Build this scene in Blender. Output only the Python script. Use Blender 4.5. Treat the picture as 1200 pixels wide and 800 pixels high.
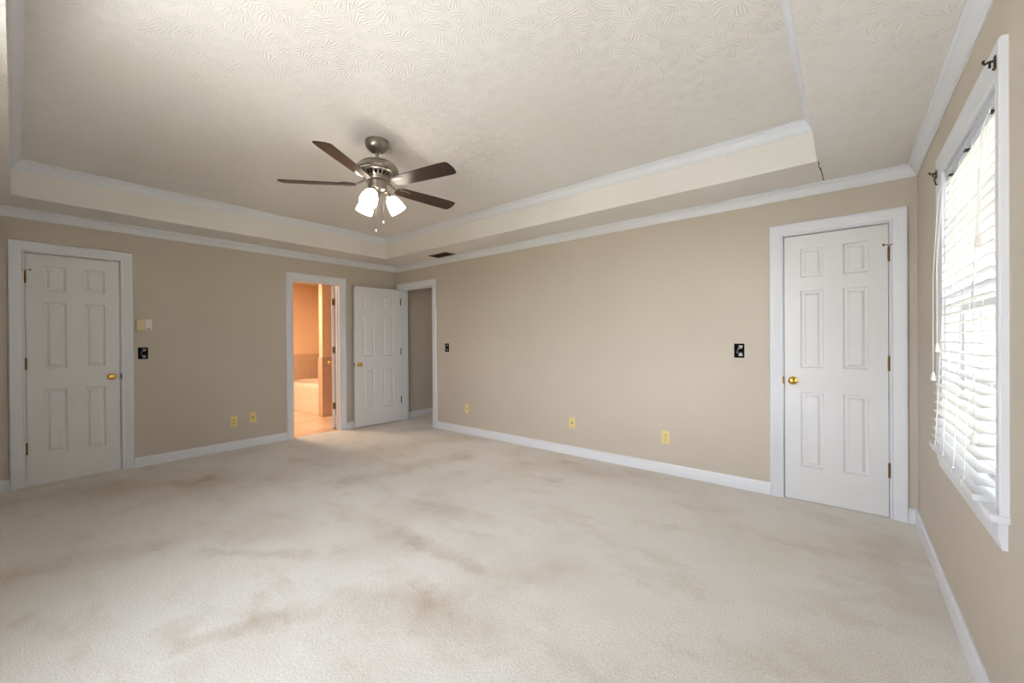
import bpy, bmesh, math, random
from mathutils import Vector, Matrix
random.seed(7)
for o in list(bpy.data.objects): bpy.data.objects.remove(o)
S = bpy.context.scene
COL = S.collection

# ---------------------------------------------------------------- camera
cam_d = bpy.data.cameras.new('camera'); cam = bpy.data.objects.new('camera', cam_d); COL.objects.link(cam)
fw = Vector((-.6341075, .7732361, -.0036872)); rt = Vector((.7732397, .6340784, -.0067116)); up = rt.cross(fw).normalized()
rt = fw.cross(up)
M = Matrix((rt, up, -fw)).transposed().to_4x4(); M.translation = Vector((5.528782, -3.845523, 1.255794))
cam.matrix_world = M
cam_d.sensor_width = 36; cam_d.lens = 477.264 / 1200 * 36; cam_d.clip_start = .02; cam_d.clip_end = 200
S.camera = cam
vs = S.view_settings
vs.view_transform = 'Standard'; vs.look = 'None'; vs.gamma = 1; vs.use_curve_mapping = False
vs.exposure = 0.53

# ---------------------------------------------------------------- world and lights
L = 5.902; YD = -4.35; ZC = 2.418; ZU = 2.702; WT = .12
W = bpy.data.worlds.new('world'); S.world = W; W.use_nodes = True
wn = W.node_tree.nodes; wl = W.node_tree.links
bg = wn['Background']
SKY, GLOW = 2.7, 9.5       # open sky, and the hazy sun side (towards -y, behind the camera)
tcw = wn.new('ShaderNodeTexCoord'); sep = wn.new('ShaderNodeSeparateXYZ'); wl.new(tcw.outputs['Generated'], sep.inputs[0])
def wm(op, a, b, c=None, clamp=False):
    x = wn.new('ShaderNodeMath'); x.operation = op; x.use_clamp = clamp
    for i, v in enumerate((a, b, c)):
        if v is None: continue
        if isinstance(v, (int, float)): x.inputs[i].default_value = v
        else: wl.new(v, x.inputs[i])
    return x.outputs[0]
sy = wm('POWER', wm('MULTIPLY', sep.outputs[1], -1.0, clamp=True), 1.6)
el = wm('SUBTRACT', 1.0, wm('MULTIPLY', sep.outputs[2], .8, clamp=True), clamp=True)
wl.new(wm('MULTIPLY_ADD', wm('MULTIPLY', sy, el), GLOW, SKY), bg.inputs[1])
ramp = wn.new('ShaderNodeValToRGB'); wl.new(sep.outputs[2], ramp.inputs[0]); wl.new(ramp.outputs[0], bg.inputs[0])
ramp.color_ramp.elements[0].position = .05; ramp.color_ramp.elements[0].color = (.91, .945, 1, 1)
ramp.color_ramp.elements[1].position = .8; ramp.color_ramp.elements[1].color = (.80, .89, 1.0, 1)

def portal(name, loc, rot, sx, sy):
    d = bpy.data.lights.new(name, 'AREA'); d.shape = 'RECTANGLE'; d.size = sx; d.size_y = sy
    d.cycles.is_portal = True
    o = bpy.data.objects.new(name, d); o.location = loc; o.rotation_euler = rot; COL.objects.link(o)
portal('portal_side', (L + WT + .03, -1.435, 1.39), (0, math.radians(90), 0), 1.34, .93)
FWX0, FWX1, FWZ0, FWZ1 = 3.1, 4.95, .50, 2.06
portal('portal_rear', ((FWX0 + FWX1) / 2, YD - WT - .03, (FWZ0 + FWZ1) / 2), (math.radians(90), 0, 0), FWX1 - FWX0, FWZ1 - FWZ0)
def lamp(name, typ, loc, energy, color, size=.1, rot=(0, 0, 0)):
    d = bpy.data.lights.new(name, typ); d.energy = energy; d.color = color
    if typ == 'AREA': d.size = size
    else: d.shadow_soft_size = size
    o = bpy.data.objects.new(name, d); o.location = loc; o.rotation_euler = rot; COL.objects.link(o); return o
sd = bpy.data.lights.new('sun', 'SUN'); sd.energy = 46; sd.angle = .03; sd.color = (.915, .95, 1)
so = bpy.data.objects.new('sun', sd); COL.objects.link(so); so.rotation_euler = Vector((.28, .30, -1.6)).to_track_quat('-Z', 'Y').to_euler()
lamp('bathroom_light', 'AREA', (-1.5, -1.7, 2.38), 46, (1, .77, .56), .5)
lamp('hall_fill', 'AREA', (1.2, 1.0, 2.38), 2.6, (1, .86, .70), .3)  # added fill to lift the dim hall, no fixture behind it
lamp('closet_light', 'POINT', (5.235, .40, .10), 2.0, (1, .98, .95), .05)

# ---------------------------------------------------------------- materials
def srgb(r, g, b):
    f = lambda c: (c / 255 / 12.92) if c / 255 <= .04045 else ((c / 255 + .055) / 1.055) ** 2.4
    return (f(r), f(g), f(b), 1)
class N:
    def __init__(s, name):
        s.m = bpy.data.materials.new(name); s.m.use_nodes = True; s.t = s.m.node_tree; s.b = s.t.nodes['Principled BSDF']
        s.tc = None
    def n(s, t, **k):
        x = s.t.nodes.new(t)
        for a, v in k.items(): setattr(x, a, v)
        return x
    def l(s, a, b): s.t.links.new(a, b)
    def obj(s):
        if not s.tc: s.tc = s.n('ShaderNodeTexCoord')
        return s.tc.outputs['Object']
    def math(s, op, a, b=None, c=None, clamp=False):
        x = s.n('ShaderNodeMath', operation=op, use_clamp=clamp)
        for i, v in enumerate((a, b, c)):
            if v is None: continue
            if isinstance(v, (int, float)): x.inputs[i].default_value = v
            else: s.l(v, x.inputs[i])
        return x.outputs[0]
    def vm(s, op, a, b=None, scale=None):
        x = s.n('ShaderNodeVectorMath', operation=op)
        for i, v in enumerate((a, b)):
            if v is None: continue
            if isinstance(v, (tuple, list)): x.inputs[i].default_value = v
            else: s.l(v, x.inputs[i])
        if scale is not None:
            if isinstance(scale, (int, float)): x.inputs['Scale'].default_value = scale
            else: s.l(scale, x.inputs['Scale'])
        return x
    def noise(s, sc, det=3, vec=None, rough=.5, dist=0):
        x = s.n('ShaderNodeTexNoise'); x.inputs['Scale'].default_value = sc; x.inputs['Detail'].default_value = det
        x.inputs['Roughness'].default_value = rough; x.inputs['Distortion'].default_value = dist
        s.l(vec if vec is not None else s.obj(), x.inputs['Vector']); return x
    def mix(s, fac, a, b):
        x = s.n('ShaderNodeMix', data_type='RGBA')
        if isinstance(fac, (int, float)): x.inputs[0].default_value = fac
        else: s.l(fac, x.inputs[0])
        for i, v in ((6, a), (7, b)):
            if isinstance(v, tuple): x.inputs[i].default_value = v
            else: s.l(v, x.inputs[i])
        return x.outputs[2]
    def rng(s, v, a, b, c=0., d=1.):
        x = s.n('ShaderNodeMapRange', interpolation_type='SMOOTHSTEP'); s.l(v, x.inputs[0])
        for i, q in enumerate((a, b, c, d)): x.inputs[i + 1].default_value = q
        return x.outputs[0]
    def bump(s, h, strength, dist=.01):
        x = s.n('ShaderNodeBump'); x.inputs['Strength'].default_value = strength; x.inputs['Distance'].default_value = dist
        s.l(h, x.inputs['Height']); s.l(x.outputs[0], s.b.inputs['Normal'])
    def set(s, col=None, rough=None, metal=None, spec=None, coat=None):
        if col is not None:
            if isinstance(col, tuple): s.b.inputs['Base Color'].default_value = col
            else: s.l(col, s.b.inputs['Base Color'])
        if rough is not None: s.b.inputs['Roughness'].default_value = rough
        if metal is not None: s.b.inputs['Metallic'].default_value = metal
        if spec is not None: s.b.inputs['Specular IOR Level'].default_value = spec
        return s
def simple(name, col, rough=.5, metal=0, nz=0, nscale=8):
    k = N(name)
    if nz:
        n = k.noise(nscale, 4)
        c2 = tuple(max(0, c * (1 - nz)) for c in col[:3]) + (1,)
        k.set(k.mix(k.rng(n.outputs[0], .35, .7), col, c2), rough, metal)
    else: k.set(col, rough, metal)
    return k.m

def wall_mat(name, col):
    k = N(name); n = k.noise(1.3, 3); n2 = k.noise(160, 2)
    k.set(k.mix(k.rng(n.outputs[0], .3, .75), col, tuple(c * .96 for c in col[:3]) + (1,)), .6, spec=.3)
    k.bump(n2.outputs[0], .12, .002); return k.m
M_wall = wall_mat('greige_wall_paint', srgb(198, 188, 174))
M_peach = wall_mat('bathroom_peach_paint', srgb(236, 205, 172))
M_closet = wall_mat('closet_white_paint', srgb(215, 212, 205))
M_trim = simple('white_trim_paint', srgb(222, 224, 229), .38, 0, .015, 3)
M_door = simple('white_door_paint', srgb(224, 224, 225), .42, 0, .015, 3)
M_riser = simple('smooth_tray_paint', srgb(231, 227, 221), .6, 0, .04, 2)

k = N('textured_ceiling_paint')                       # brushed crow's-foot plaster: fans of short ridges, each cell turned its own way
def fan(k, sc, off):
    v = k.vm('ADD', k.obj(), off).outputs[0]
    vo = k.n('ShaderNodeTexVoronoi'); vo.inputs['Scale'].default_value = sc; k.l(v, vo.inputs['Vector'])
    d = k.vm('SUBTRACT', v, vo.outputs['Position']).outputs[0]
    sp = k.n('ShaderNodeSeparateColor'); k.l(vo.outputs['Color'], sp.inputs[0])
    ang = k.math('MULTIPLY', sp.outputs[0], 6.283)
    xyz = k.n('ShaderNodeSeparateXYZ'); k.l(d, xyz.inputs[0])
    ca, sa = k.math('COSINE', ang), k.math('SINE', ang)
    u = k.math('ADD', k.math('MULTIPLY', xyz.outputs[0], ca), k.math('MULTIPLY', xyz.outputs[1], sa))
    w = k.math('SUBTRACT', k.math('MULTIPLY', xyz.outputs[1], ca), k.math('MULTIPLY', xyz.outputs[0], sa))
    th = k.math('ARCTAN2', w, k.math('ADD', u, .075))       # spread of the brush
    nn = k.noise(25, 2, v)
    s1 = k.math('SINE', k.math('ADD', k.math('MULTIPLY', th, 34), k.math('MULTIPLY', nn.outputs[0], 9)))
    fall = k.rng(vo.outputs['Distance'], .25, .75, 1, 0)
    return k.math('MULTIPLY', k.math('POWER', k.math('MULTIPLY_ADD', s1, .5, .5), 2), fall)
h = k.math('MAXIMUM', fan(k, 12, (0, 0, 0)), fan(k, 14, (3.3, 1.7, 0)))
nb = k.noise(45, 3)
h = k.math('ADD', h, k.math('MULTIPLY', nb.outputs[0], .5))
nc = k.noise(.8, 3)
k.set(k.mix(k.rng(nc.outputs[0], .3, .7), srgb(233, 230, 226), srgb(228, 223, 216)), .55, spec=.4)
k.bump(h, .42, .005); M_ceil = k.m

# carpet: beige cut pile with worn and stained patches, each a soft streak with its own place
def backfloor(u, v):
    d = fw + rt * ((u - 600) / 477.264) + up * ((400 - v) / 477.264); t = -M.translation.z / d.z
    p = M.translation + d * t; return (p.x, p.y)
STAINS = [  # two photo points of the streak as seen on the floor, half width m, strength
    ((190, 742), (196, 757), .07, .55), ((212, 764), (330, 727), .05, .5), ((312, 697), (316, 724), .035, .45), ((356, 714), (388, 700), .07, .4),
    ((232, 646), (352, 652), .045, .5), ((45, 665), (185, 640), .12, .42), ((120, 575), (232, 563), .30, .55), ((210, 566), (235, 562), .12, .4),
    ((400, 565), (540, 534), .13, .45), ((512, 590), (585, 612), .07, .35), ((490, 590), (530, 594), .13, .3), ((428, 611), (480, 628), .10, .45),
    ((412, 645), (470, 632), .14, .35), ((498, 635), (564, 665), .06, .55), ((510, 708), (560, 728), .15, .55), ((400, 714), (500, 702), .12, .45),
    ((580, 676), (650, 670), .15, .45), ((620, 530), (800, 566), .28, .35), ((300, 560), (470, 522), .30, .3), ((965, 675), (982, 681), .05, .35),
    ((992, 697), (1012, 701), .05, .4), ((1050, 640), (1075, 700), .16, .4), ((880, 640), (1030, 640), .22, .22), ((0, 690), (30, 680), .12, .3),
    ((650, 770), (740, 790), .12, .2), ((400, 770), (440, 790), .14, .25), ((940, 780), (1000, 770), .12, .3), ((20, 585), (140, 570), .16, .3)]
k = N('beige_carpet')
nw = k.noise(2.2, 5, rough=.6)
wv = k.vm('SCALE', k.vm('SUBTRACT', nw.outputs['Color'], (.5, .5, .5)).outputs[0], scale=.38).outputs[0]
nw2 = k.noise(11, 4, rough=.6)
wv2 = k.vm('SCALE', k.vm('SUBTRACT', nw2.outputs['Color'], (.5, .5, .5)).outputs[0], scale=.16).outputs[0]
P = k.vm('MULTIPLY', k.vm('ADD', k.vm('ADD', k.obj(), wv).outputs[0], wv2).outputs[0], (1, 1, 0)).outputs[0]
acc = None
for a, b, hw, st in STAINS:
    A, B = Vector(backfloor(*a)), Vector(backfloor(*b)); D = B - A; ln2 = max(D.length_squared, 1e-5)
    q = k.vm('SUBTRACT', P, (A.x, A.y, 0)).outputs[0]
    t = k.math('DIVIDE', k.vm('DOT_PRODUCT', q, (D.x, D.y, 0)).outputs['Value'], ln2, clamp=True)
    c = k.vm('SCALE', (D.x, D.y, 0), scale=t).outputs[0]
    dist = k.vm('DISTANCE', q, c).outputs['Value']
    mk = k.rng(dist, hw * .1, hw * 1.9, st * .68, 0)
    acc = mk if acc is None else k.math('ADD', acc, mk)
nsm = k.noise(3.2, 6, rough=.65); nbig = k.noise(.9, 3)
acc = k.math('MULTIPLY', acc, k.rng(nsm.outputs[0], .25, .6, .35, 1.15))
acc = k.math('ADD', acc, k.rng(nbig.outputs[0], .5, .75, 0, .35))
nst = k.noise(1.0, 5, k.vm('MULTIPLY', k.vm('ADD', k.obj(), wv2).outputs[0], (1.6, 4.5, 1)).outputs[0], .6)
acc = k.math('ADD', acc, k.rng(nst.outputs[0], .5, .72, 0, .30))
acc = k.math('ADD', acc, k.rng(nsm.outputs[0], .55, .72, 0, .25), clamp=True)
npile = k.noise(150, 4, rough=.7); npile2 = k.noise(60, 3)
base = k.mix(k.rng(npile.outputs[0], .3, .7), srgb(212, 207, 200), srgb(244, 240, 234))
acc = k.math('MULTIPLY', acc, .78)
col = k.mix(acc, base, srgb(178, 158, 130))
k.set(col, .95, spec=.1)
k.b.inputs['Sheen Weight'].default_value = .15
k.bump(k.math('ADD', npile.outputs[0], k.math('MULTIPLY', npile2.outputs[0], .8)), .5, .008); M_carpet = k.m

def brushed(name, col, rough):
    k = N(name); n = k.noise(60, 2, k.vm('MULTIPLY', k.obj(), (1, 1, .03)).outputs[0])
    k.set(col, rough, 1); k.bump(n.outputs[0], .08, .001); return k.m
M_nickel = brushed('brushed_nickel', srgb(158, 152, 144), .30)
M_brass = simple('polished_brass', srgb(214, 172, 84), .18, 1)
M_oldbrass = simple('tarnished_brass', srgb(130, 98, 48), .38, 1, .4, 40)
M_dark = simple('dark_bronze', srgb(52, 42, 32), .45, .6)
k = N('dark_walnut_blade'); n = k.noise(9, 6, k.vm('MULTIPLY', k.obj(), (.6, 9, 9)).outputs[0], .6)
k.set(k.mix(k.rng(n.outputs[0], .3, .7), srgb(40, 27, 20), srgb(60, 41, 29)), .38); M_blade = k.m
k = N('lit_frosted_glass')
k.set((1, .96, .9, 1), .4); k.b.inputs['Emission Color'].default_value = (1, .88, .74, 1); k.b.inputs['Emission Strength'].default_value = 8; M_shade = k.m
M_ivory = simple('ivory_plastic', srgb(226, 206, 140), .4)
M_beigepl = simple('aged_beige_plastic', srgb(216, 200, 158), .45)
M_whitepl = simple('white_plastic', srgb(226, 222, 214), .4)
M_black = N('black_box').set(srgb(8, 8, 8), .8, spec=.1).m
M_steel = simple('zinc_metal', srgb(150, 148, 150), .4, .6, .5, 90)
M_slot = simple('dark_slot', srgb(70, 52, 30), .7)
M_gap = simple('dark_gap', srgb(25, 22, 20), .9)
M_cord = simple('white_cord', srgb(225, 224, 222), .8)
k = N('white_blind_slat'); k.set(srgb(236, 236, 236), .45)
tr = k.n('ShaderNodeBsdfTranslucent'); tr.inputs[0].default_value = (.85, .85, .84, 1); mx = k.n('ShaderNodeMixShader'); mx.inputs[0].default_value = .3
k.l(k.b.outputs[0], mx.inputs[1]); k.l(tr.outputs[0], mx.inputs[2]); k.l(mx.outputs[0], k.t.nodes['Material Output'].inputs[0]); M_slat = k.m
k = N('window_glass'); tp = k.n('ShaderNodeBsdfTransparent'); gl = k.n('ShaderNodeBsdfGlossy'); gl.inputs['Roughness'].default_value = .02
mx = k.n('ShaderNodeMixShader'); lw = k.n('ShaderNodeLayerWeight'); lw.inputs[0].default_value = .12
k.l(k.math('MULTIPLY', lw.outputs['Fresnel'], .5), mx.inputs[0]); k.l(tp.outputs[0], mx.inputs[1]); k.l(gl.outputs[0], mx.inputs[2]); k.l(mx.outputs[0], k.t.nodes['Material Output'].inputs[0]); M_glass = k.m
def tile_mat(name, c1, c2, grout, sx, rough=.25, vertical=True):
    k = N(name); b = k.n('ShaderNodeTexBrick', offset=0); b.inputs['Scale'].default_value = 1
    b.inputs['Brick Width'].default_value = sx; b.inputs['Row Height'].default_value = sx; b.inputs['Mortar Size'].default_value = .003
    b.inputs['Color1'].default_value = c1; b.inputs['Color2'].default_value = c2; b.inputs['Mortar'].default_value = grout
    g = k.n('ShaderNodeSeparateXYZ'); k.l(k.obj(), g.inputs[0]); c = k.n('ShaderNodeCombineXYZ')
    if vertical: k.l(k.math('ADD', g.outputs[0], g.outputs[1]), c.inputs[0]); k.l(g.outputs[2], c.inputs[1])
    else: k.l(g.outputs[0], c.inputs[0]); k.l(g.outputs[1], c.inputs[1])
    k.l(c.outputs[0], b.inputs['Vector']); n = k.noise(6, 4)
    k.set(k.mix(k.rng(n.outputs[0], .3, .8, 0, .25), b.outputs[0], grout), rough); return k.m
M_tile = tile_mat('beige_wall_tile', srgb(204, 174, 148), srgb(200, 170, 144), srgb(212, 186, 162), .11)
M_ftile = tile_mat('bathroom_floor_vinyl', srgb(228, 200, 176), srgb(216, 182, 152), srgb(206, 170, 140), .3, .3, False)
M_tub = simple('glossy_tub_acrylic', srgb(238, 224, 208), .12)

# ---------------------------------------------------------------- mesh helpers
def link(name, bm, mat, parent=None, loc=None, rotz=0, smooth=False, kind=None, label=None, cat=None, group=None):
    me = bpy.data.meshes.new(name); bm.normal_update(); bm.to_mesh(me); bm.free()
    for m in (mat if isinstance(mat, (list, tuple)) else [mat]): me.materials.append(m)
    if smooth:
        for p in me.polygons: p.use_smooth = True
        if smooth != 'all':
            try: me.set_sharp_from_angle(angle=math.radians(smooth if smooth is not True else 35))
            except Exception: pass
    o = bpy.data.objects.new(name, me); COL.objects.link(o)
    if parent: o.parent = parent
    if loc is not None: o.location = loc
    o.rotation_euler.z = rotz
    props(o, kind, label, cat, group); return o
def props(o, kind=None, label=None, cat=None, group=None):
    if kind: o['kind'] = kind
    if label: o['label'] = label
    if cat: o['category'] = cat
    if group: o['group'] = group
    return o
def empty(name, loc, rotz=0, **k):
    o = bpy.data.objects.new(name, None); o.empty_display_size = .05; COL.objects.link(o); o.location = loc; o.rotation_euler.z = rotz
    return props(o, **k)
def BM(): return bmesh.new()
def box(bm, x0, y0, z0, x1, y1, z1, bev=0, mi=0):
    vs_ = [bm.verts.new((x, y, z)) for x in (x0, x1) for y in (y0, y1) for z in (z0, z1)]
    fs = [bm.faces.new([vs_[i] for i in q]) for q in ((0, 1, 3, 2), (4, 6, 7, 5), (0, 4, 5, 1), (2, 3, 7, 6), (0, 2, 6, 4), (1, 5, 7, 3))]
    for f in fs: f.material_index = mi
    if bev:
        es = {e for f in fs for e in f.edges}
        bmesh.ops.bevel(bm, geom=list(es), offset=bev, segments=2, affect='EDGES', profile=.6)
    return bm
def lathe(bm, prof, seg=40, mat=None, cap=True):
    rings = []
    for r, z in prof:
        ring = []
        for i in range(seg):
            a = 2 * math.pi * i / seg; v = Vector((r * math.cos(a), r * math.sin(a), z))
            if mat: v = mat @ v
            ring.append(bm.verts.new(v))
        rings.append(ring)
    for a, b in zip(rings, rings[1:]):
        for i in range(seg):
            try: bm.faces.new((a[i], a[(i + 1) % seg], b[(i + 1) % seg], b[i]))
            except ValueError: pass
    if cap:
        bm.faces.new(list(reversed(rings[0]))); bm.faces.new(rings[-1])
    bmesh.ops.recalc_face_normals(bm, faces=bm.faces[:]); return bm
def tube(bm, pts, r, seg=8):
    pts = [Vector(p) for p in pts]; rings = []
    for i, p in enumerate(pts):
        t = (pts[min(i + 1, len(pts) - 1)] - pts[max(i - 1, 0)]).normalized()
        a = t.cross(Vector((0, 0, 1)) if abs(t.z) < .9 else Vector((1, 0, 0))).normalized(); b = t.cross(a)
        rr = r[i] if isinstance(r, (list, tuple)) else r
        rings.append([bm.verts.new(p + (a * math.cos(2 * math.pi * j / seg) + b * math.sin(2 * math.pi * j / seg)) * rr) for j in range(seg)])
    for A, B in zip(rings, rings[1:]):
        for j in range(seg): bm.faces.new((A[j], A[(j + 1) % seg], B[(j + 1) % seg], B[j]))
    bm.faces.new(rings[0][::-1]); bm.faces.new(rings[-1]); bmesh.ops.recalc_face_normals(bm, faces=bm.faces[:]); return bm
def sweep(bm, profs):
    """profs: list of stations, each a closed list of points; joins them and caps the ends"""
    R = [[bm.verts.new(p) for p in st] for st in profs]; n = len(R[0])
    for A, B in zip(R, R[1:]):
        for i in range(n): bm.faces.new((A[i], A[(i + 1) % n], B[(i + 1) % n], B[i]))
    bm.faces.new(R[0][::-1]); bm.faces.new(R[-1]); bmesh.ops.recalc_face_normals(bm, faces=bm.faces[:]); return bm
FR = {'A': lambda a, t, z: (t, a, z), 'B': lambda a, t, z: (a, -t, z), 'C': lambda a, t, z: (L - t, a, z), 'D': lambda a, t, z: (a, YD + t, z)}

# ---------------------------------------------------------------- walls with openings
def wall(name, side, a0, a1, holes, mat=M_wall, z1=2.46):
    """side as in FR; t runs from 0 (room face) to -WT (outside)"""
    bm = BM(); f = FR[side]
    def bx(p, q, za, zb):
        if q - p < 1e-4 or zb - za < 1e-4: return
        A, B = f(p, 0, za), f(q, -WT, zb)
        box(bm, min(A[0], B[0]), min(A[1], B[1]), za, max(A[0], B[0]), max(A[1], B[1]), zb)
    cur = a0
    for h0, h1, hz0, hz1 in sorted(holes):
        bx(cur, h0, 0, z1); bx(h0, h1, 0, hz0); bx(h0, h1, hz1, z1); cur = h1
    bx(cur, a1, 0, z1)
    return link(name, bm, mat, kind='structure')
DT = 2.053        # opening height
CW = .088         # casing width
dA = (-3.790, -3.189); dB = (5.150, 5.761); dBa = (-1.563, -.943); dH = (.129, .883)
J = .018          # jamb board thickness
wall('wall_left', 'A', YD - WT, 1.5, [(dA[0] - J, dA[1] + J, 0, DT + J), (dBa[0] - J, dBa[1] + J, 0, DT + J)])
wall('wall_back', 'B', 0, L + WT, [(dH[0] - J, dH[1] + J, 0, DT + J), (dB[0] - J, dB[1] + J, 0, DT + J)])
wall('wall_right', 'C', YD - WT, 0, [(-1.892 - .018, -.978 + .018, .70, 2.055 + .018)])
wall('wall_front', 'D', 0, L, [(FWX0, FWX1, FWZ0, FWZ1)])

# carpet floor
bm = BM(); box(bm, 0, YD, -.10, L, 0, 0); box(bm, dH[0] - .0, 0, -.10, dH[1], WT, 0); box(bm, dB[0], 0, -.1, dB[1], WT, 0); box(bm, -.03, dBa[0], -.1, 0, dBa[1], 0)
box(bm, -.03, dA[0], -.1, 0, dA[1], 0)
link('floor', bm, M_carpet, kind='structure', label='beige wall-to-wall carpet with brown stains', cat='floor')

# ceiling: textured lower border around a raised tray
TX0, TX1, TY0, TY1 = .476, 5.385, -3.859, -.488
bm = BM()
T1U = 5.368       # right riser leans a little inwards
lo = [(TX0, TY0), (TX1, TY0), (TX1, TY1), (TX0, TY1)]; hi = [(TX0, TY0), (T1U, TY0), (T1U, TY1), (TX0, TY1)]; out = [(-.0, YD), (L, YD), (L, 0), (0, 0)]
vo = [bm.verts.new((x, y, ZC)) for x, y in out]; vl = [bm.verts.new((x, y, ZC)) for x, y in lo]; vh = [bm.verts.new((x, y, ZU)) for x, y in hi]
vt = [bm.verts.new((x, y, ZU + .1)) for x, y in out]
for i in range(4):
    j = (i + 1) % 4
    bm.faces.new((vo[i], vo[j], vl[j], vl[i])); f = bm.faces.new((vl[i], vl[j], vh[j], vh[i])); f.material_index = 1
    bm.faces.new((vo[j], vo[i], vt[i], vt[j]))
bm.faces.new(vh); bm.faces.new(vt[::-1]); bmesh.ops.recalc_face_normals(bm, faces=bm.faces[:])
ceil = link('ceiling', bm, [M_ceil, M_riser], kind='structure')
# crack in the border from the tray corner to the crown, as thin dark splits with a raised lip
bm = BM(); pts = [(5.390, -.50), (5.393, -.44), (5.389, -.39), (5.397, -.33), (5.399, -.26), (5.403, -.19), (5.402, -.12), (5.405, -.06)]; wd = [.001, .003, .0015, .004, .002, .003, .002, .003]
sweep(bm, [[(x - w_, y, ZC + .001), (x + w_, y, ZC + .001), (x + w_, y, ZC - .0015), (x - w_, y, ZC - .0015)] for (x, y), w_ in zip(pts, wd)])
link('crack', bm, M_gap, ceil)

# ---------------------------------------------------------------- crown mouldings (mitred)
CP = [(0, -.079), (.006, -.079), (.008, -.071), (.012, -.068), (.015, -.058), (.021, -.045), (.030, -.033), (.037, -.026), (.038, -.018), (.043, -.014), (.050, -.011), (.050, 0), (0, 0)]
def crown(x0, x1, y0, y1, z, sgn, n0, sc=1.0):
    cs = [(x0, y0, 1, 1), (x1, y0, -1, 1), (x1, y1, -1, -1), (x0, y1, 1, -1)]
    for i in range(4):
        st = []
        for c in (cs[i], cs[(i + 1) % 4]):
            st.append([(c[0] + c[2] * d * sc, c[1] + c[3] * d * sc, z + zz * sc - .0003) for d, zz in CP])
        link('trim_%d' % (n0 + i), sweep(BM(), st), M_trim, kind='structure', smooth=30)
crown(0, L, YD, 0, ZC, 1, 1)
crown(TX0, T1U, TY0, TY1, ZU, 1, 5)

# ---------------------------------------------------------------- baseboards
BP = [(0, 0), (.014, 0), (.014, .078), (.012, .084), (.008, .088), (.006, .096), (0, .096)]
def baseboard(name, side, segs):
    bm = BM()
    for a0, a1 in segs: 
        f = FR[side]; sweep(bm, [[f(a, t, z) for t, z in BP] for a in (a0, a1)])
    return link(name, bm, M_trim, kind='structure', smooth=30)
baseboard('baseboard_left', 'A', [(YD, dA[0] - CW - .005), (dA[1] + CW + .005, dBa[0] - CW - .005), (dBa[1] + CW + .005, 0)])
baseboard('baseboard_back', 'B', [(dH[1] + CW + .005, dB[0] - CW - .005), (dB[1] + CW + .005, L)])
baseboard('baseboard_right', 'C', [(YD, 0)])
baseboard('baseboard_front', 'D', [(0, L)])

# ---------------------------------------------------------------- door casings and jambs
KP = [(0, 0), (0, .009), (.004, .012), (.010, .012), (.013, .010), (.030, .012), (.038, .016), (.060, .017), (.066, .020), (.083, .020), (.088, .016), (.088, 0)]
TR = [9]
def casing(side, a0, a1, top, label=None, stops=None, z0=0.0, jamb=True, sill=False):
    bm = BM(); f = FR[side]; r = .005
    path = [(a0 - r, z0, -1, 0), (a0 - r, top + r, -1, 1), (a1 + r, top + r, 1, 1), (a1 + r, z0, 1, 0)]
    sweep(bm, [[f(a + sa * w_, t, z + sz * w_) for w_, t in KP] for a, z, sa, sz in path])
    if jamb:
        for (p, q) in ((a0 - J, a0), (a1, a1 + J)):
            A, B = f(p, -.0005, z0), f(q, -WT, z0)
            box(bm, min(A[0], B[0]), min(A[1], B[1]), z0, max(A[0], B[0]), max(A[1], B[1]), top + J)
        A, B = f(a0, -.0005, top), f(a1, -WT, top)
        box(bm, min(A[0], B[0]), min(A[1], B[1]), top, max(A[0], B[0]), max(A[1], B[1]), top + J)
        if stops is not None:
            for (p, q) in ((a0, a0 + .010), (a1 - .010, a1)):
                A, B = f(p, stops, 0), f(q, stops - .032, 0)
                box(bm, min(A[0], B[0]), min(A[1], B[1]), 0, max(A[0], B[0]), max(A[1], B[1]), top)
            A, B = f(a0, stops, 0), f(a1, stops - .032, 0)
            box(bm, min(A[0], B[0]), min(A[1], B[1]), top - .010, max(A[0], B[0]), max(A[1], B[1]), top)
    if not sill and side in 'AB':       # the same casing on the far face of the wall
        sweep(bm, [[f(a + sa * w_, -WT - t, z + sz * w_) for w_, t in KP] for a, z, sa, sz in path])
    o = link('trim_%d' % TR[0], bm, M_trim, kind='structure', smooth=30); TR[0] += 1
    return o
cA = casing('A', *dA, DT, stops=-.045)
cBa = casing('A', *dBa, DT, stops=-.050)
cH = casing('B', *dH, DT, stops=-.045)
cB = casing('B', *dB, DT, stops=-.045)

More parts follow.
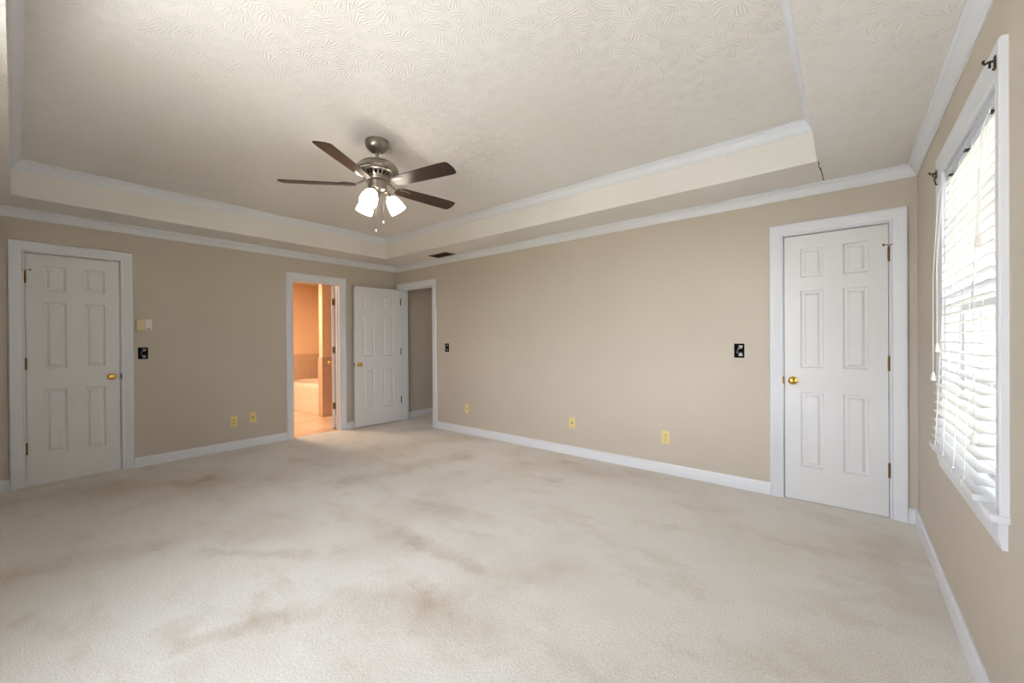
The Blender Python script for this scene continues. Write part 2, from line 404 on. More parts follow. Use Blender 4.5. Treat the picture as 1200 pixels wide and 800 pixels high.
# ---------------------------------------------------------------- six-panel doors
def panel_door(w_, z0=.015, z1=2.045, th=.035):
    """slab in local coords, x 0..w, front face y=0 facing -y, back y=th"""
    st, mid = .105 * w_ / .607, .117 * w_ / .607
    pw = (w_ - 2 * st - mid) / 2
    xs = [0, st, st + pw, st + pw + mid, w_ - st, w_]
    zs = [z0, .265, .839, 1.027, 1.619, 1.723, 1.943, z1]
    bm = BM()
    for face in (0, 1):
        Y = lambda d: (d if face == 0 else th - d)
        def quad(p): 
            vs_ = [bm.verts.new(q) for q in p]; bm.faces.new(vs_ if face == 0 else vs_[::-1])
        for i in range(5):
            for j in range(7):
                xa, xb, za, zb = xs[i], xs[i + 1], zs[j], zs[j + 1]
                if i in (1, 3) and j in (1, 3, 5):
                    rings = [(0, 0), (.003, .006), (.010, .010), (.020, .010), (.036, .001), (.040, .001)]
                    for (i0, d0), (i1, d1) in zip(rings, rings[1:]):
                        a = [(xa + i0, za + i0), (xb - i0, za + i0), (xb - i0, zb - i0), (xa + i0, zb - i0)]
                        b = [(xa + i1, za + i1), (xb - i1, za + i1), (xb - i1, zb - i1), (xa + i1, zb - i1)]
                        for q in range(4):
                            q2 = (q + 1) % 4
                            quad([(a[q][0], Y(d0), a[q][1]), (a[q2][0], Y(d0), a[q2][1]), (b[q2][0], Y(d1), b[q2][1]), (b[q][0], Y(d1), b[q][1])])
                    i1, d1 = rings[-1]
                    quad([(xa + i1, Y(d1), za + i1), (xb - i1, Y(d1), za + i1), (xb - i1, Y(d1), zb - i1), (xa + i1, Y(d1), zb - i1)])
                else: quad([(xa, Y(0), za), (xb, Y(0), za), (xb, Y(0), zb), (xa, Y(0), zb)])
    for p in ([(0, 0, z0), (0, th, z0), (0, th, z1), (0, 0, z1)], [(w_, 0, z0), (w_, 0, z1), (w_, th, z1), (w_, th, z0)],
              [(0, 0, z0), (w_, 0, z0), (w_, th, z0), (0, th, z0)], [(0, 0, z1), (0, th, z1), (w_, th, z1), (w_, 0, z1)]):
        bm.faces.new([bm.verts.new(q) for q in p])
    bmesh.ops.remove_doubles(bm, verts=bm.verts[:], dist=1e-5); bmesh.ops.recalc_face_normals(bm, faces=bm.faces[:]); return bm
RX = Matrix.Rotation(math.radians(90), 4, 'X')      # z axis -> -y
def knob_bm(x, z, y0, out=-1, length=.062):
    s = length / .062
    prof = [(.030, 0), (.032, .003), (.030, .008), (.020, .011), (.011, .014), (.010, .028 * s), (.016, .034 * s), (.026, .040 * s), (.0285, .049 * s), (.025, .057 * s), (.012, .061 * s), (.004, .062 * s)]
    m = Matrix.Translation((x, y0, z)) @ (RX if out < 0 else Matrix.Rotation(math.radians(-90), 4, 'X'))
    return lathe(BM(), prof, 32, m)
def hinge_bm(x, z, y=-.006, leaf=0, ys=1):
    bm = BM(); m = Matrix.Translation((x, y, z))
    lathe(bm, [(.0075, -.046), (.0075, .046)], 14, m)
    lathe(bm, [(.004, -.052), (.006, -.050), (.006, -.046)], 10, m); lathe(bm, [(.006, .046), (.006, .050), (.003, .054)], 10, m)
    return bm
def door(name, org, rotz, w_, knob_x, hinge_x, hz=(.331, 1.074, 1.835), knobz=.925, back_knob=.062, z0=.012, th=.035):
    o = link(name, panel_door(w_, z0), M_door, loc=org, rotz=rotz, kind='structure', smooth=False)
    link('door_knob', knob_bm(knob_x, knobz, 0, -1), M_brass, o, smooth=30)
    link('door_knob', knob_bm(knob_x, knobz, th, 1, back_knob), M_brass, o, smooth=30)
    for z in hz: link('hinge', hinge_bm(hinge_x, z), M_oldbrass, o, smooth=30)
    ed = 0 if knob_x < w_ / 2 else w_; s = -1 if ed == 0 else 1
    bm = BM(); box(bm, ed - .0008, .006, knobz - .028, ed + .0012, th - .006, knobz + .028) if s > 0 else box(bm, ed - .0012, .006, knobz - .028, ed + .0008, th - .006, knobz + .028)
    link('latch_plate', bm, M_oldbrass, o)
    return o
# left closet door: hinges left, knob right
d1 = door('door_1', (-.004, dA[0] + .004, 0), math.radians(90), dA[1] - dA[0] - .008, .593 - .062, -.004)
props(d1, label='closed white six-panel door on the left wall beside the thermostat', cat='door')
# right door: knob left, hinges right
d4 = door('door_4', (dB[0] + .004, .004, 0), 0, dB[1] - dB[0] - .008, .055, .607, z0=.005)
props(d4, label='closed white six-panel door at the right end of the long wall by the window', cat='door')
# hall door, swung open into the room against the left wall
ang = math.atan2(.774 - .012, .134 - .090)
w3 = .752; hx, hy = .133, -.014
d3 = door('door_3', (hx - w3 * math.cos(ang), hy - w3 * math.sin(ang), 0), ang, w3, .062, w3 - .002, hz=(.335, 1.085, 1.86), knobz=.917, back_knob=.040)
props(d3, label='white six-panel door standing open into the room in the far corner', cat='door')
# bathroom door, swung into the bathroom and seen edge on
d2 = door('door_2', (-.135, dBa[1] - .004, 0), math.radians(153.5), .604, .604 - .06, -.003, hz=(.33, 1.13, 1.815))
props(d2, label='white door swung into the bathroom, seen edge on with brass hinges', cat='door')
for z in (.33, 1.13, 1.815):       # hinge leaves let into the visible edge
    bm = BM(); box(bm, -.0025, .003, z - .045, .0005, .030, z + .045, .0008); link('hinge_leaf', bm, M_oldbrass, d2)
# hinge-pin door stops on the two closet doors
for d_, hxx, sx in ((d1, -.004, 1), (d4, .607, -1)):
    bm = BM(); tube(bm, [(hxx, -.006, 1.894), (hxx + sx * .008, -.030, 1.894), (hxx + sx * .030, -.045, 1.894)], .0022)
    tube(bm, [(hxx, -.006, 1.894), (hxx - sx * .012, -.030, 1.894), (hxx - sx * .020, -.034, 1.894)], .0022)
    lathe(bm, [(.008, 0), (.008, .006)], 12, Matrix.Translation((hxx + sx * .030, -.045, 1.894)) @ Matrix.Rotation(math.radians(90), 4, 'X'))
    link('door_stop', bm, M_oldbrass, d_, smooth=30)
# strike plates on the jamb edges beside the knobs
bm = BM(); box(bm, .0005, dA[1] - .0005, .900, .0125, dA[1] + .009, .955); link('strike_plate', bm, M_oldbrass, cA)
bm = BM(); box(bm, dB[0] - .009, -.0125, .898, dB[0] + .0005, -.0005, .955); link('strike_plate', bm, M_oldbrass, cB)

# ---------------------------------------------------------------- wall plates (local: x right, z up, room towards -y)
def place(side, a, z):
    return {'A': ((0, a, z), math.radians(90)), 'B': ((a, 0, z), 0), 'C': ((L, a, z), math.radians(-90))}[side]
def disc(bm, x, z, r, y, d=.0015, seg=16):
    lathe(bm, [(r, 0), (r, d)], seg, Matrix.Translation((x, y, z)) @ RX)
def duplex(side, a, z, label):
    loc, r = place(side, a, z); o = empty('electrical_outlet', loc, r, label=label, cat='outlet', group='ivory outlets and jacks along the walls')
    bm = BM(); box(bm, -.038, -.006, -.061, .038, 0, .061, .003); link('cover_plate', bm, M_ivory, o, smooth=30)
    for s in (-1, 1):
        bm = BM(); box(bm, -.017, -.0085, s * .0215 - .014, .017, -.005, s * .0215 + .014, .004); rc = link('receptacle', bm, M_ivory, o, smooth=30)
        bm = BM()
        box(bm, -.0085, -.0092, s * .0215 - .004, -.0055, -.0080, s * .0215 + .007); box(bm, .0055, -.0092, s * .0215 - .003, .0085, -.0080, s * .0215 + .006); disc(bm, 0, s * .0215 - .008, .003, -.0080, .0012, 10)
        link('slots', bm, M_slot, rc)
    bm = BM(); disc(bm, 0, 0, .003, -.006); link('screw', bm, M_oldbrass, o)
def jack(side, a, z, label, r_=.006):
    loc, r = place(side, a, z); o = empty('wall_jack', loc, r, label=label, cat='wall jack', group='ivory outlets and jacks along the walls')
    bm = BM(); box(bm, -.037, -.006, -.060, .037, 0, .060, .003); link('cover_plate', bm, M_ivory, o, smooth=30)
    bm = BM(); lathe(bm, [(r_ + .003, 0), (r_ + .003, .002), (r_, .003), (r_, .008), (.002, .008)], 16, Matrix.Translation((0, -.006, 0)) @ RX); link('socket', bm, M_slot, o)
    for s in (-1, 1):
        bm = BM(); disc(bm, 0, s * .042, .003, -.006); link('screw', bm, M_oldbrass, o)
def open_box(side, a, z, label, v=0):
    loc, r = place(side, a, z); o = empty('switch_box', loc, r, label=label, cat='switch')
    bm = BM()
    for (x0, z0, x1, z1) in ((-.038, -.059, -.034, .059), (.034, -.059, .038, .059), (-.034, .055, .034, .059), (-.034, -.059, .034, -.055)):
        box(bm, x0, -.004, z0, x1, .004, z1)
    box(bm, -.034, -.0016, -.055, .034, -.0004, .055)
    link('box_rim', bm, M_black, o)
    ox = (.010, .004, .012)[v]
    bm = BM()                                            # metal yoke with ears, bare switch body on it
    box(bm, ox - .010, -.0050, -.040, ox + .010, -.003, .040)
    box(bm, ox - .015, -.0055, .032, ox + .015, -.003, .044, .001); box(bm, ox - .015, -.0055, -.044, ox + .015, -.003, -.032, .001)
    link('switch_yoke', bm, M_steel, o)
    bm = BM(); box(bm, ox - .012, -.0085, -.018, ox + .012, -.005, .018, .001); box(bm, ox - .004, -.016, -.004, ox + .004, -.008, .010, .001)
    link('switch_body', bm, M_black, o)
    for s in (-1, 1):
        bm = BM(); disc(bm, ox, s * .036, .0045, -.0055, .002, 12); disc(bm, ox - .020, s * .012, .004, -.0025, .004, 10); link('screw', bm, M_steel, o)
    # a curl of bare wires left of the switch
    bm = BM(); pts = [(ox - .022 + .008 * math.sin(i * .9 + v), -.004 - .006 * (i % 3) / 2, -.034 + i * .008) for i in range(9)]
    tube(bm, pts, .0016, 6); link('wire', bm, M_steel, o)
duplex('A', -2.235, .328, 'ivory duplex outlet low on the left wall, nearer the closet door'); jack('A', -2.038, .346, 'ivory jack plate low on the left wall, nearer the bathroom doorway')
jack('B', 1.588, .339, 'ivory jack plate low on the long wall, nearest the hall doorway', .005)
jack('B', 3.219, .349, 'ivory jack plate low in the middle of the long wall', .005)
duplex('B', 4.225, .338, 'ivory duplex outlet low on the long wall nearest the right door')
open_box('A', -3.023, 1.146, 'uncovered black switch box under the thermostat on the left wall', 0)
open_box('B', 1.196, 1.154, 'small uncovered black switch box beside the hall doorway', 1)
open_box('B', 4.837, 1.154, 'uncovered black switch box beside the closed right door', 2)
loc, r = place('A', -3.014, 1.435); th_ = empty('thermostat', loc, r, label='beige and white thermostat on the left wall beside the closet door', cat='thermostat')
bm = BM(); box(bm, -.060, -.026, -.056, .008, 0, .056, .004); link('housing', bm, M_beigepl, th_, smooth=30)
bm = BM(); box(bm, .008, -.028, -.056, .060, 0, .056, .004); cv = link('cover', bm, M_whitepl, th_, smooth=30)
bm = BM(); box(bm, .020, -.030, -.042, .048, -.0278, -.036, .0008); link('lever', bm, M_gap, cv)

# ceiling vent on the border near the far corner
vt_ = empty('ceiling_vent', (1.29, -.165, ZC), 0, label='brown metal air vent in the ceiling border above the far corner', cat='vent')
bm = BM()
for (x0, y0, x1, y1) in ((-.175, -.085, .175, -.062), (-.175, .062, .175, .085), (-.175, -.062, -.150, .062), (.150, -.062, .175, .062)): box(bm, x0, y0, -.008, x1, y1, -.0005, .002)
link('frame', bm, M_dark, vt_, smooth=30)
bm = BM(); box(bm, -.150, -.062, -.002, .150, .062, -.0005); link('backing', bm, M_gap, vt_)
for i in range(9):
    bm = BM(); y = -.052 + i * .013; sweep(bm, [[(x, y - .004, -.002), (x, y - .0032, -.0018), (x, y + .005, -.0098), (x, y + .0042, -.0102)] for x in (-.149, .149)]); link('louver', bm, M_dark, vt_)

# ---------------------------------------------------------------- ceiling fan
FX, FY = 2.903, -2.172
fan_o = empty('ceiling_fan', (FX, FY, ZU), 0, label='brushed nickel ceiling fan with dark wood blades and three lit frosted shades', cat='ceiling fan')
def fz(z): return z - ZU
bm = lathe(BM(), [(.080, -.001), (.083, -.010), (.083, -.028), (.078, -.046), (.066, -.063), (.050, -.074), (.044, -.078), (.042, -.074), (.030, -.073)], 48); link('canopy', bm, M_nickel, fan_o, smooth=40)
bm = lathe(BM(), [(.030, -.0735), (.012, -.0745)], 24); lathe(bm, [(.0125, -.060), (.0125, -.150)], 24); link('downrod', bm, M_nickel, fan_o, smooth=40)
bm = lathe(BM(), [(.024, fz(2.568)), (.030, fz(2.566)), (.034, fz(2.560)), (.075, fz(2.554)), (.110, fz(2.540)), (.135, fz(2.520)), (.148, fz(2.497)), (.150, fz(2.482)), (.143, fz(2.474)), (.110, fz(2.470))], 56); link('motor_housing', bm, M_nickel, fan_o, smooth=40)
mh = [o for o in fan_o.children if o.name.startswith('motor')][0]
# vented skirt: tapered ribs around a dark core
bm = lathe(BM(), [(.100, fz(2.474)), (.072, fz(2.425))], 40); link('motor_core', bm, M_gap, fan_o, smooth=40)
bm = BM()
for i in range(24):
    a = 2 * math.pi * i / 24; m = Matrix.Rotation(a, 4, 'Z'); w0, w1 = .0085, .0055
    sweep(bm, [[m @ Vector(p) for p in ((r_, -w_, z), (r_ + .004, -w_, z - .001), (r_ + .004, w_, z - .001), (r_, w_, z))] for r_, z, w_ in ((.122, fz(2.474), w0), (.108, fz(2.450), w1), (.086, fz(2.428), w0))])
lathe(bm, [(.126, fz(2.476)), (.128, fz(2.468)), (.118, fz(2.462))], 48); lathe(bm, [(.094, fz(2.437)), (.088, fz(2.424)), (.070, fz(2.422))], 48)
link('vent_skirt', bm, M_nickel, fan_o, smooth=30)
bm = lathe(BM(), [(.070, fz(2.432)), (.090, fz(2.430)), (.092, fz(2.420)), (.086, fz(2.412)), (.060, fz(2.410))], 48); link('flywheel', bm, M_nickel, fan_o, smooth=40)
bm = lathe(BM(), [(.058, fz(2.412)), (.064, fz(2.408)), (.066, fz(2.395)), (.066, fz(2.352)), (.060, fz(2.342)), (.036, fz(2.332)), (.012, fz(2.326)), (.010, fz(2.312)), (.004, fz(2.308))], 48)
kit = link('light_kit', bm, M_nickel, fan_o, smooth=40)
ZB = 2.381
for i in range(5):
    a = math.radians(-132 + 72 * i); rot = Matrix.Rotation(a, 4, 'Z'); pit = Matrix.Rotation(math.radians(-12), 4, 'X')
    # blade iron: arm curving out of the flywheel to a spoon-shaped plate under the blade
    bm = BM()
    def plate(u, wy, z, t=.004): return [rot @ Vector((u, -wy, fz(z))), rot @ Vector((u, wy, fz(z))), rot @ Vector((u, wy, fz(z) - t)), rot @ Vector((u, -wy, fz(z) - t))]
    sweep(bm, [plate(.070, .018, 2.424, .006), plate(.095, .014, 2.418, .006), plate(.120, .010, 2.402, .006), plate(.145, .010, 2.389, .006), plate(.160, .018, 2.386), plate(.178, .034, 2.386), plate(.205, .042, 2.3855), plate(.235, .038, 2.385), plate(.262, .022, 2.3845), plate(.272, .008, 2.3845)])
    iron = link('blade_iron', bm, M_nickel, fan_o, smooth=40)
    for sx, sy in ((.190, -.022), (.190, .022), (.245, 0)):
        q = rot @ Vector((sx, sy, 0)); sb = BM(); lathe(sb, [(.006, -.0025), (.006, 0)], 12, Matrix.Translation((q.x, q.y, fz(2.3812)))); link('screw', sb, M_nickel, iron)
    # blade outline: narrow root, fuller belly, angled rounded tip
    outl = [(.150, -.030), (.165, -.045), (.20, -.054), (.30, -.060), (.45, -.067), (.58, -.070), (.635, -.068), (.654, -.061), (.662, -.035), (.665, 0), (.662, .035), (.654, .061), (.635, .068), (.56, .067), (.45, .064), (.30, .058), (.20, .052), (.165, .044), (.150, .030)]
    bm = BM(); tops, bots = [], []
    for u, y in outl:
        zo = -math.tan(math.radians(11)) * y
        tops.append(bm.verts.new(rot @ Vector((u, y * .92, fz(ZB + .003) + zo)))); bots.append(bm.verts.new(rot @ Vector((u, y * .92, fz(ZB - .003) + zo))))
    n_ = len(outl); bm.faces.new(tops); bm.faces.new(bots[::-1])
    for q in range(n_): bm.faces.new((tops[q], bots[q], bots[(q + 1) % n_], tops[(q + 1) % n_]))
    bmesh.ops.recalc_face_normals(bm, faces=bm.faces[:])
    link('blade', bm, M_blade, fan_o)
base_r = math.atan2(.634, .773)         # direction to the right as seen
for i, ph in enumerate((26, 148, 264)):
    a = base_r + math.radians(ph); tilt = math.radians(34)
    m = Matrix.Translation((0, 0, 0)) @ Matrix.Rotation(a, 4, 'Z')
    bm = BM(); p0, p1, p2 = Vector((.040, 0, fz(2.350))), Vector((.070, 0, fz(2.338))), Vector((.078, 0, fz(2.322)))
    tube(bm, [m @ p0, m @ p1, m @ p2], .011, 14)
    sock = Matrix(m) @ Matrix.Translation(p2) @ Matrix.Rotation(math.pi - tilt, 4, 'Y')
    lathe(bm, [(.015, -.012), (.021, -.006), (.024, .004), (.024, .022), (.020, .024)], 28, sock)
    arm = link('lamp_arm', bm, M_nickel, fan_o, smooth=40)
    bm = BM(); lathe(bm, [(.021, .018), (.031, .023), (.042, .038), (.050, .060), (.0555, .085), (.059, .110), (.0605, .132), (.058, .132), (.0565, .110), (.053, .085), (.0475, .060), (.0395, .038), (.029, .026), (.019, .021)], 40, sock, cap=False)
    link('lamp_shade', bm, M_shade, fan_o, smooth='all')
    bm = BM(); lathe(bm, [(.010, .024), (.013, .04), (.026, .07), (.028, .085), (.022, .102), (.008, .112)], 24, sock); link('bulb', bm, M_shade, fan_o, smooth='all')
for (dx, dy, zt, zb_) in ((-.010, -.008, 2.315, 2.068), (.028, .030, 2.345, 2.13)):
    v = Vector((dx, dy, 0)); bm = BM(); tube(bm, [(v.x, v.y, fz(zt)), (v.x, v.y, fz(zb_))], .0013, 6)
    ch = link('pull_chain', bm, M_nickel, fan_o, smooth='all')
    bm = lathe(BM(), [(.002, 0), (.0055, -.006), (.0065, -.016), (.004, -.024), (.0015, -.027)], 16, Matrix.Translation((v.x, v.y, fz(zb_)))); link('finial', bm, M_whitepl, ch, smooth='all')

# ---------------------------------------------------------------- side window with casing, stool, apron, sashes
WY0, WY1, WZ0, WZ1 = -1.892, -.978, .725, 2.055       # opening
def side_window():
    bm = BM()
    for (a0, a1, z0, z1) in ((WY0 - .018, WY0, .70, WZ1 + .018), (WY1, WY1 + .018, .70, WZ1 + .018), (WY0, WY1, WZ1, WZ1 + .018), (WY0, WY1, .70, WZ0)):
        box(bm, L + .0005, a0, z0, L + WT + .01, a1, z1)
    o = link('window_1', bm, M_trim, kind='structure', label='white double-hung window behind the blind on the right wall', cat='window')
    mid = (WZ0 + WZ1) / 2
    for nm, x0, z0, z1 in (('upper_sash', L + .085, mid - .018, WZ1 - .002), ('lower_sash', L + .058, WZ0 + .002, mid + .018)):
        bm = BM(); x1 = x0 + .026; s = .042
        box(bm, x0, WY0 + .002, z0, x1, WY0 + s, z1); box(bm, x0, WY1 - s, z0, x1, WY1 - .002, z1); box(bm, x0, WY0 + s, z0, x1, WY1 - s, z0 + .036); box(bm, x0, WY0 + s, z1 - .036, x1, WY1 - s, z1)
        sash = link(nm, bm, M_trim, o)
        bm = BM(); yy0, yy1, zz0, zz1 = WY0 + s, WY1 - s, z0 + .036, z1 - .036
        for q in (1, 2):
            y = yy0 + (yy1 - yy0) * q / 3; box(bm, x0 + .003, y - .009, zz0, x1 - .003, y + .009, zz1)
        z = (zz0 + zz1) / 2; box(bm, x0 + .004, yy0, z - .009, x1 - .004, yy1, z + .009)
        link('muntins', bm, M_trim, sash)
        bm = BM(); box(bm, x0 + .011, yy0, zz0, x0 + .014, yy1, zz1); link('glass', bm, M_glass, sash)
    return o
side_window()
casing('C', WY0, WY1, WZ1, z0=.722, jamb=False, sill=True)
bm = BM(); box(bm, L - .040, -1.995, .700, L + .0004, -.890, .7225, .004); link('trim_%d' % TR[0], bm, M_trim, kind='structure', smooth=30); TR[0] += 1
bm = BM(); sweep(bm, [[(L, y, .700), (L - .020, y, .700), (L - .020, y, .650), (L - .014, y, .630), (L - .012, y, .613), (L, y, .613)] for y in (-1.968, -.900)]); link('trim_%d' % TR[0], bm, M_trim, kind='structure', smooth=30); TR[0] += 1

# front window behind the camera (large pair of sashes)
bm = BM()
for (x0, x1, z0, z1) in ((FWX0, FWX0 + .05, FWZ0, FWZ1), (FWX1 - .05, FWX1, FWZ0, FWZ1), ((FWX0 + FWX1) / 2 - .04, (FWX0 + FWX1) / 2 + .04, FWZ0, FWZ1), (FWX0, FWX1, FWZ0, FWZ0 + .05), (FWX0, FWX1, FWZ1 - .05, FWZ1)):
    box(bm, x0, YD - .09, z0, x1, YD - .03, z1)
w2 = link('window_2', bm, M_trim, kind='structure')
bm = BM(); box(bm, FWX0 + .05, YD - .062, FWZ0 + .05, FWX1 - .05, YD - .058, FWZ1 - .05); link('glass', bm, M_glass, w2)
casing('D', FWX0, FWX1, FWZ1, z0=FWZ0, jamb=False, sill=True)

# ---------------------------------------------------------------- blind
bl = empty('window_blind', (5.92, -1.435, 1.99), 0, label='white horizontal slat blind half open in the right-hand window', cat='blind')
BY0, BY1 = -1.872, -.985
off = Vector((5.92, -1.435, 1.99))
def bx_l(bm, x0, y0, z0, x1, y1, z1, bev=0): return box(bm, x0 - off.x, y0 - off.y, z0 - off.z, x1 - off.x, y1 - off.y, z1 - off.z, bev)
M_metal_w = simple('painted_steel_headrail', srgb(205, 210, 222), .35, .2)
bm = BM(); bx_l(bm, 5.904, BY0 - .005, 2.008, 5.956, BY1 + .002, 2.050, .002); hr = link('headrail', bm, M_metal_w, bl, smooth=30)
NS = 30; ztop, zbot = 1.985, .775
def xc(z): return 5.878 + (5.930 - 5.878) * (z - .735) / (2.01 - .735)
for i in range(NS):
    z = ztop + (zbot - ztop) * i / (NS - 1); x = xc(z); tl = math.radians(2)
    bm = BM(); st = []
    for y in (BY0, BY1):
        ps = []
        for s, t in ((-1, .0012), (-.5, .0026), (0, .003), (.5, .0026), (1, .0012), (1, -.0010), (.5, .0004), (0, .0008), (-.5, .0004), (-1, -.0010)):
            u = s * .025; ps.append((x + u * math.cos(tl) - off.x, y - off.y, z + u * math.sin(tl) + t - off.z))
        st.append(ps)
    sweep(bm, st); link('slat', bm, M_slat, bl, smooth=30)
bm = BM(); bx_l(bm, 5.846, BY0, .724, 5.896, BY1, .746, .003); br = link('bottom_rail', bm, M_slat, bl, smooth=30)
for y in (-1.10, -1.30, -1.52, -1.70):
    bm = BM()
    for s in (-1, 1):
        tube(bm, [(xc(z) + s * .0262 - off.x, y - off.y, z - off.z) for z in (2.008, 1.4, .745)], .0013, 5)
    for i in range(NS):
        z = ztop + (zbot - ztop) * i / (NS - 1) - .0025; x = xc(z)
        tube(bm, [(x - .026 - off.x, y - off.y, z - .004 - off.z), (x + .026 - off.x, y - off.y, z + .004 - off.z)], .0009, 4)
    link('ladder_cord', bm, M_cord, bl)
    bm = BM(); bx_l(bm, 5.8435, y - .009, .7238, 5.856, y + .009, .7485, .001); link('cord_clip', bm, M_whitepl, br)
def tassel(bm, x, y, z): lathe(bm, [(.002, .012), (.005, .008), (.006, 0), (.009, -.018), (.010, -.030), (.004, -.033)], 14, Matrix.Translation((x - off.x, y - off.y, z - off.z)))
for (x, y, z0, z1, lb) in ((5.872, -1.80, 2.01, 1.60, 0), (5.868, -1.03, 2.01, 1.225, 0), (5.858, -1.00, 2.01, 1.085, 0), (5.862, -1.795, 2.01, .93, 0)):
    bm = BM(); tube(bm, [(5.900 - off.x, y - off.y, z0 - off.z), (x - off.x + .02, y - off.y, z0 - .06 - off.z), (x - off.x, y - off.y, (z0 + z1) / 2 - off.z), (x - off.x, y - off.y, z1 - off.z)], .0013, 6)
    pc = link('pull_cord', bm, M_cord, bl); bm = BM(); tassel(bm, x, y, z1 - .01); link('tassel', bm, M_whitepl, pc, smooth=40)
for y in (-1.78, -1.42, -1.10):       # valance clips under the head
    bm = BM(); bx_l(bm, 5.898, y - .012, 2.000, 5.930, y + .012, 2.007, .001); link('valance_clip', bm, M_dark, hr)

# curtain rod brackets left on the casing
for (y, z, lb) in ((-1.958, 2.085, 'dark metal curtain rod bracket at the near top corner of the window casing'), (-.915, 2.07, 'dark metal curtain rod bracket with hook at the far top corner of the window casing')):
    br_ = empty('curtain_rod_bracket', (L - .0205, y, z), 0, label=lb, cat='bracket')
    bm = BM(); box(bm, -.004, -.008, -.020, 0, .008, .020, .001); link('back_plate', bm, M_dark, br_)
    bm = BM(); tube(bm, [(-.002, 0, .006), (-.014, 0, .007), (-.022, 0, .003), (-.026, 0, .009), (-.024, 0, .016)], .0035, 8); tube(bm, [(-.012, 0, .007), (-.012, 0, -.012)], .003, 8)
    if y > -1.5: tube(bm, [(-.006, -.004, -.014), (-.010, -.022, -.034), (-.006, -.036, -.062), (-.004, -.050, -.064)], .003, 8)
    link('hook', bm, M_dark, br_, smooth=40)
    bm = BM(); lathe(bm, [(.004, 0), (.004, .003)], 10, Matrix.Translation((-.004, 0, -.018)) @ Matrix.Rotation(math.radians(-90), 4, 'Y')); link('screw', bm, M_oldbrass, br_)

# ---------------------------------------------------------------- bathroom beyond the left wall
BX = -3.05
def slab(name, b, mat, kind='structure', **k):
    bm = BM(); box(bm, *b); return link(name, bm, mat, kind=kind, **k)
slab('floor_bathroom', (BX, -3.1, -.10, -.03, .35, -.004), M_ftile, label='peach-toned bathroom floor beyond the doorway', cat='floor')
slab('ceiling_bathroom', (BX - .1, -3.2, ZC, -WT, .45, ZC + .05), M_closet)
slab('wall_bathroom_end', (BX - .1, -3.1, 0, BX, .35, ZC), M_peach)
slab('wall_bathroom_back', (BX, .25, 0, -WT, .35, ZC), M_peach)
slab('wall_bathroom_front', (BX, -3.2, 0, -WT, -3.1, ZC), M_peach)
slab('wall_bathroom_lining', (-WT - .012, -.83, 0, -WT, .25, ZC), M_peach)
slab('wall_bathroom_lining_near', (-WT - .012, -3.1, 0, -WT, -1.70, ZC), M_peach)
slab('wall_bathroom_wing', (-1.34, -.60, 0, -1.22, .25, ZC), M_peach)
def tiles(name, boxes, label):
    bm = BM()
    for b in boxes: box(bm, *b)
    return link(name, bm, M_tile, kind='structure', label=label, cat='wall tile')
TR0 = TR[0]
tiles('trim_%d' % TR[0], [(-1.352, -.612, 0, -1.208, -.600, .99), (-1.220, -.600, 0, -1.208, .25, .99), (-1.352, -.600, 0, -1.340, .25, .99)], 'beige tile cladding on the short wing wall beside the tub'); TR[0] += 1
tiles('trim_%d' % TR[0], [(BX, -.65, 0, BX + .012, .25, 1.0), (BX + .012, .238, 0, -1.352, .25, 1.0)], 'beige tile wainscot behind the bathtub'); TR[0] += 1
# tub set in a deck
tub = empty('bathtub', (-2.2, -.18, 0), 0, label='glossy built-in bathtub with a tiled ledge seen through the bathroom doorway', cat='bathtub')
TXa, TXb, TYa, TYb = -3.03 + 2.2, -1.36 + 2.2, -.60 + .18, .235 + .18
bm = BM(); seg = 48
def ell(rx, ry, z, p=2.6):
    o_ = []
    for i in range(seg):
        a = 2 * math.pi * i / seg; c, s = math.cos(a), math.sin(a)
        o_.append(bm.verts.new((rx * math.copysign(abs(c) ** (2 / p), c), ry * math.copysign(abs(s) ** (2 / p), s), z)))
    return o_
rects = []
for i in range(seg):
    a = 2 * math.pi * i / seg; c, s = math.cos(a), math.sin(a); k_ = 1 / max(abs(c), abs(s)); rects.append(((TXa + TXb) / 2 + c * k_ * (TXb - TXa) / 2, (TYa + TYb) / 2 + s * k_ * (TYb - TYa) / 2))
ro = [bm.verts.new((x, y, .46)) for x, y in rects]; rb = [bm.verts.new((x, y, 0)) for x, y in rects]
chain = [rb, ro, ell(.72, .345, .462), ell(.70, .335, .495), ell(.66, .31, .500), ell(.62, .28, .47), ell(.56, .23, .20), ell(.45, .17, .12)]
for A_, B_ in zip(chain, chain[1:]):
    for i in range(seg): bm.faces.new((A_[i], A_[(i + 1) % seg], B_[(i + 1) % seg], B_[i]))
bm.faces.new(chain[-1]); bmesh.ops.recalc_face_normals(bm, faces=bm.faces[:]); link('basin', bm, M_tub, tub, smooth=35)
bm = BM(); box(bm, TXa, TYb - .09, .462, TXb, TYb, .56, .006); link('ledge', bm, M_tile, tub)

# ---------------------------------------------------------------- hall beyond the back wall
slab('floor_hall', (-.12, WT, -.10, 3.2, 1.5, 0), M_carpet)
slab('ceiling_hall', (-.12, WT, ZC, 3.2, 1.5, ZC + .05), M_closet)
slab('wall_hall_far', (0, 1.5, 0, 3.2, 1.6, ZC), M_wall)
slab('wall_hall_end', (3.2, WT, 0, 3.3, 1.6, ZC), M_wall)
bm = BM(); sweep(bm, [[(t, a, z) for t, z in BP] for a in (WT + .02, 1.5)]); link('baseboard_hall', bm, M_trim, kind='structure', smooth=30)
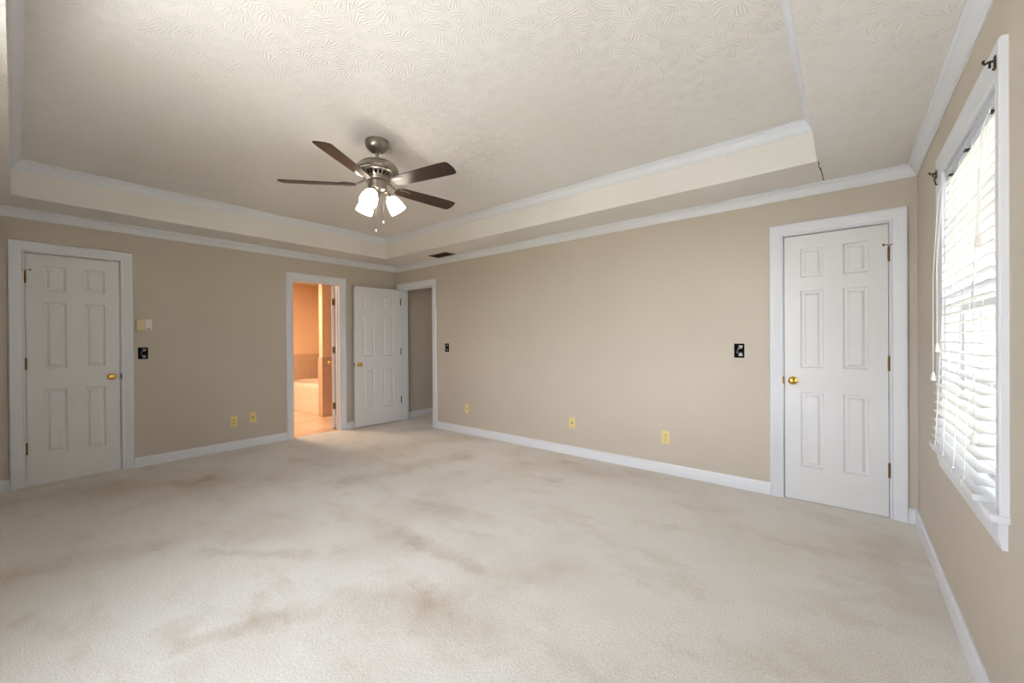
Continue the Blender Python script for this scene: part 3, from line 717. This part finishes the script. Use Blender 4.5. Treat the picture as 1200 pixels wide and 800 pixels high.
# closets behind the shut doors
for nm, b in (('back', (4.75, WT, 0, 6.02, .9, ZC)),):
    bm = BM(); x0, y0, z0, x1, y1, z1 = b
    box(bm, x0 - .05, y0, -.1, x0, y1, z1); box(bm, x1, y0, -.1, x1 + .05, y1, z1); box(bm, x0 - .05, y1, -.1, x1 + .05, y1 + .05, z1); box(bm, x0 - .05, y0, z1, x1 + .05, y1 + .05, z1 + .05); box(bm, x0, y0, -.1, x1, y1, -.004)
    link('wall_closet_' + nm, bm, M_closet, kind='structure')
bm = BM(); x0, y0, x1, y1 = -.9, -4.3, -WT, -3.20
box(bm, x0 - .05, y0, -.1, x0, y1, ZC); box(bm, x0 - .05, y0 - .05, -.1, x1, y0, ZC); box(bm, x0, y0, ZC, x1, y1, ZC + .05); box(bm, x0, y0, -.1, x1, y1, -.004); box(bm, x0, -3.19 , -.1, x1, -3.14, ZC)
link('wall_closet_left', bm, M_closet, kind='structure')

# ---------------------------------------------------------------- outdoors seen through the blind, and an unseen bounce slab at the rear
k = N('dry_lawn'); n = k.noise(3, 6); k.set(k.mix(n.outputs[0], srgb(112, 106, 90), srgb(150, 142, 122)), .95); M_lawn = k.m
bm = BM(); box(bm, -30, -40, -.7, 60, 60, -.6); link('floor_lawn', bm, M_lawn, kind='structure', label='dry lawn outside the window', cat='lawn')
M_bounce = simple('pale_bounce', srgb(206, 205, 202), .9, 0, .12, 3)
bm = BM(); box(bm, -1.0, -10.5, -.6, 4.4, YD - WT - .02, -.52); link('floor_bounce', bm, M_bounce, kind='structure')  # unseen pale slab, added to bounce sunlight in through the rear window
M_siding = N('cream_siding'); g = M_siding.n('ShaderNodeSeparateXYZ'); M_siding.l(M_siding.obj(), g.inputs[0])
sw = M_siding.math('FRACT', M_siding.math('MULTIPLY', g.outputs[2], 6.0)); M_siding.set(srgb(222, 216, 205), .6); M_siding.bump(sw, .6, .02); M_siding = M_siding.m
M_roof = simple('tan_roof_shingles', srgb(168, 146, 118), .9, 0, .25, 9)
hs = empty('neighbor_house', (9.2, 13.0, -.6), math.radians(6), label='pale house with tan shingle roof outside the window', cat='house')
bm = BM(); box(bm, -2.6, 0, 0, 9, 7, 2.55); link('wall', bm, M_siding, hs)
bm = BM(); sweep(bm, [[(x, -.45, 2.45), (x, -.45, 2.55), (x, 3.5, 3.75), (x, 7.45, 2.55), (x, 7.45, 2.45), (x, 3.5, 3.62)] for x in (-3.0, 9.4)]); link('roof', bm, M_roof, hs)
for x in (-1.8, -.2, 1.6, 3.6):
    bm = BM(); box(bm, x, -.05, .9, x + .08, 0, 2.1); box(bm, x + .82, -.05, .9, x + .9, 0, 2.1); box(bm, x + .08, -.05, .9, x + .82, 0, .98); box(bm, x + .08, -.05, 2.02, x + .82, 0, 2.1); wf = link('window', bm, M_trim, hs)
    bm = BM(); box(bm, x + .08, -.02, .98, x + .82, -.005, 2.02); link('pane', bm, simple('dark_pane', srgb(60, 64, 70), .1), wf)
M_bark = simple('grey_bark', srgb(96, 84, 72), .9, 0, .3, 12)
for i, (x, y, r_) in enumerate(((7.35, 9.0, .07), (6.95, 8.3, .05))):
    t_ = empty('bare_tree', (x, y, -.6), 0, label='thin bare tree trunk outside the window, ' + ('the thicker of the two' if i == 0 else 'the thinner of the two'), cat='tree')
    bm = BM(); tube(bm, [(0, 0, 0), (.03, 0, .9), (.01, .02, 1.7), (.05, 0, 2.4)], [r_, r_ * .85, r_ * .7, r_ * .3], 10); link('trunk', bm, M_bark, t_, smooth=40)
    bm = BM()
    for j in range(6):
        a = j * 1.1 + i; z = 1.2 + j * .17; tube(bm, [(.02, 0, z), (.02 + .25 * math.cos(a), .25 * math.sin(a), z + .22), (.02 + .42 * math.cos(a + .3), .42 * math.sin(a + .3), z + .5)], [r_ * .3, r_ * .2, r_ * .07], 6)
    link('branches', bm, M_bark, t_, smooth=40)
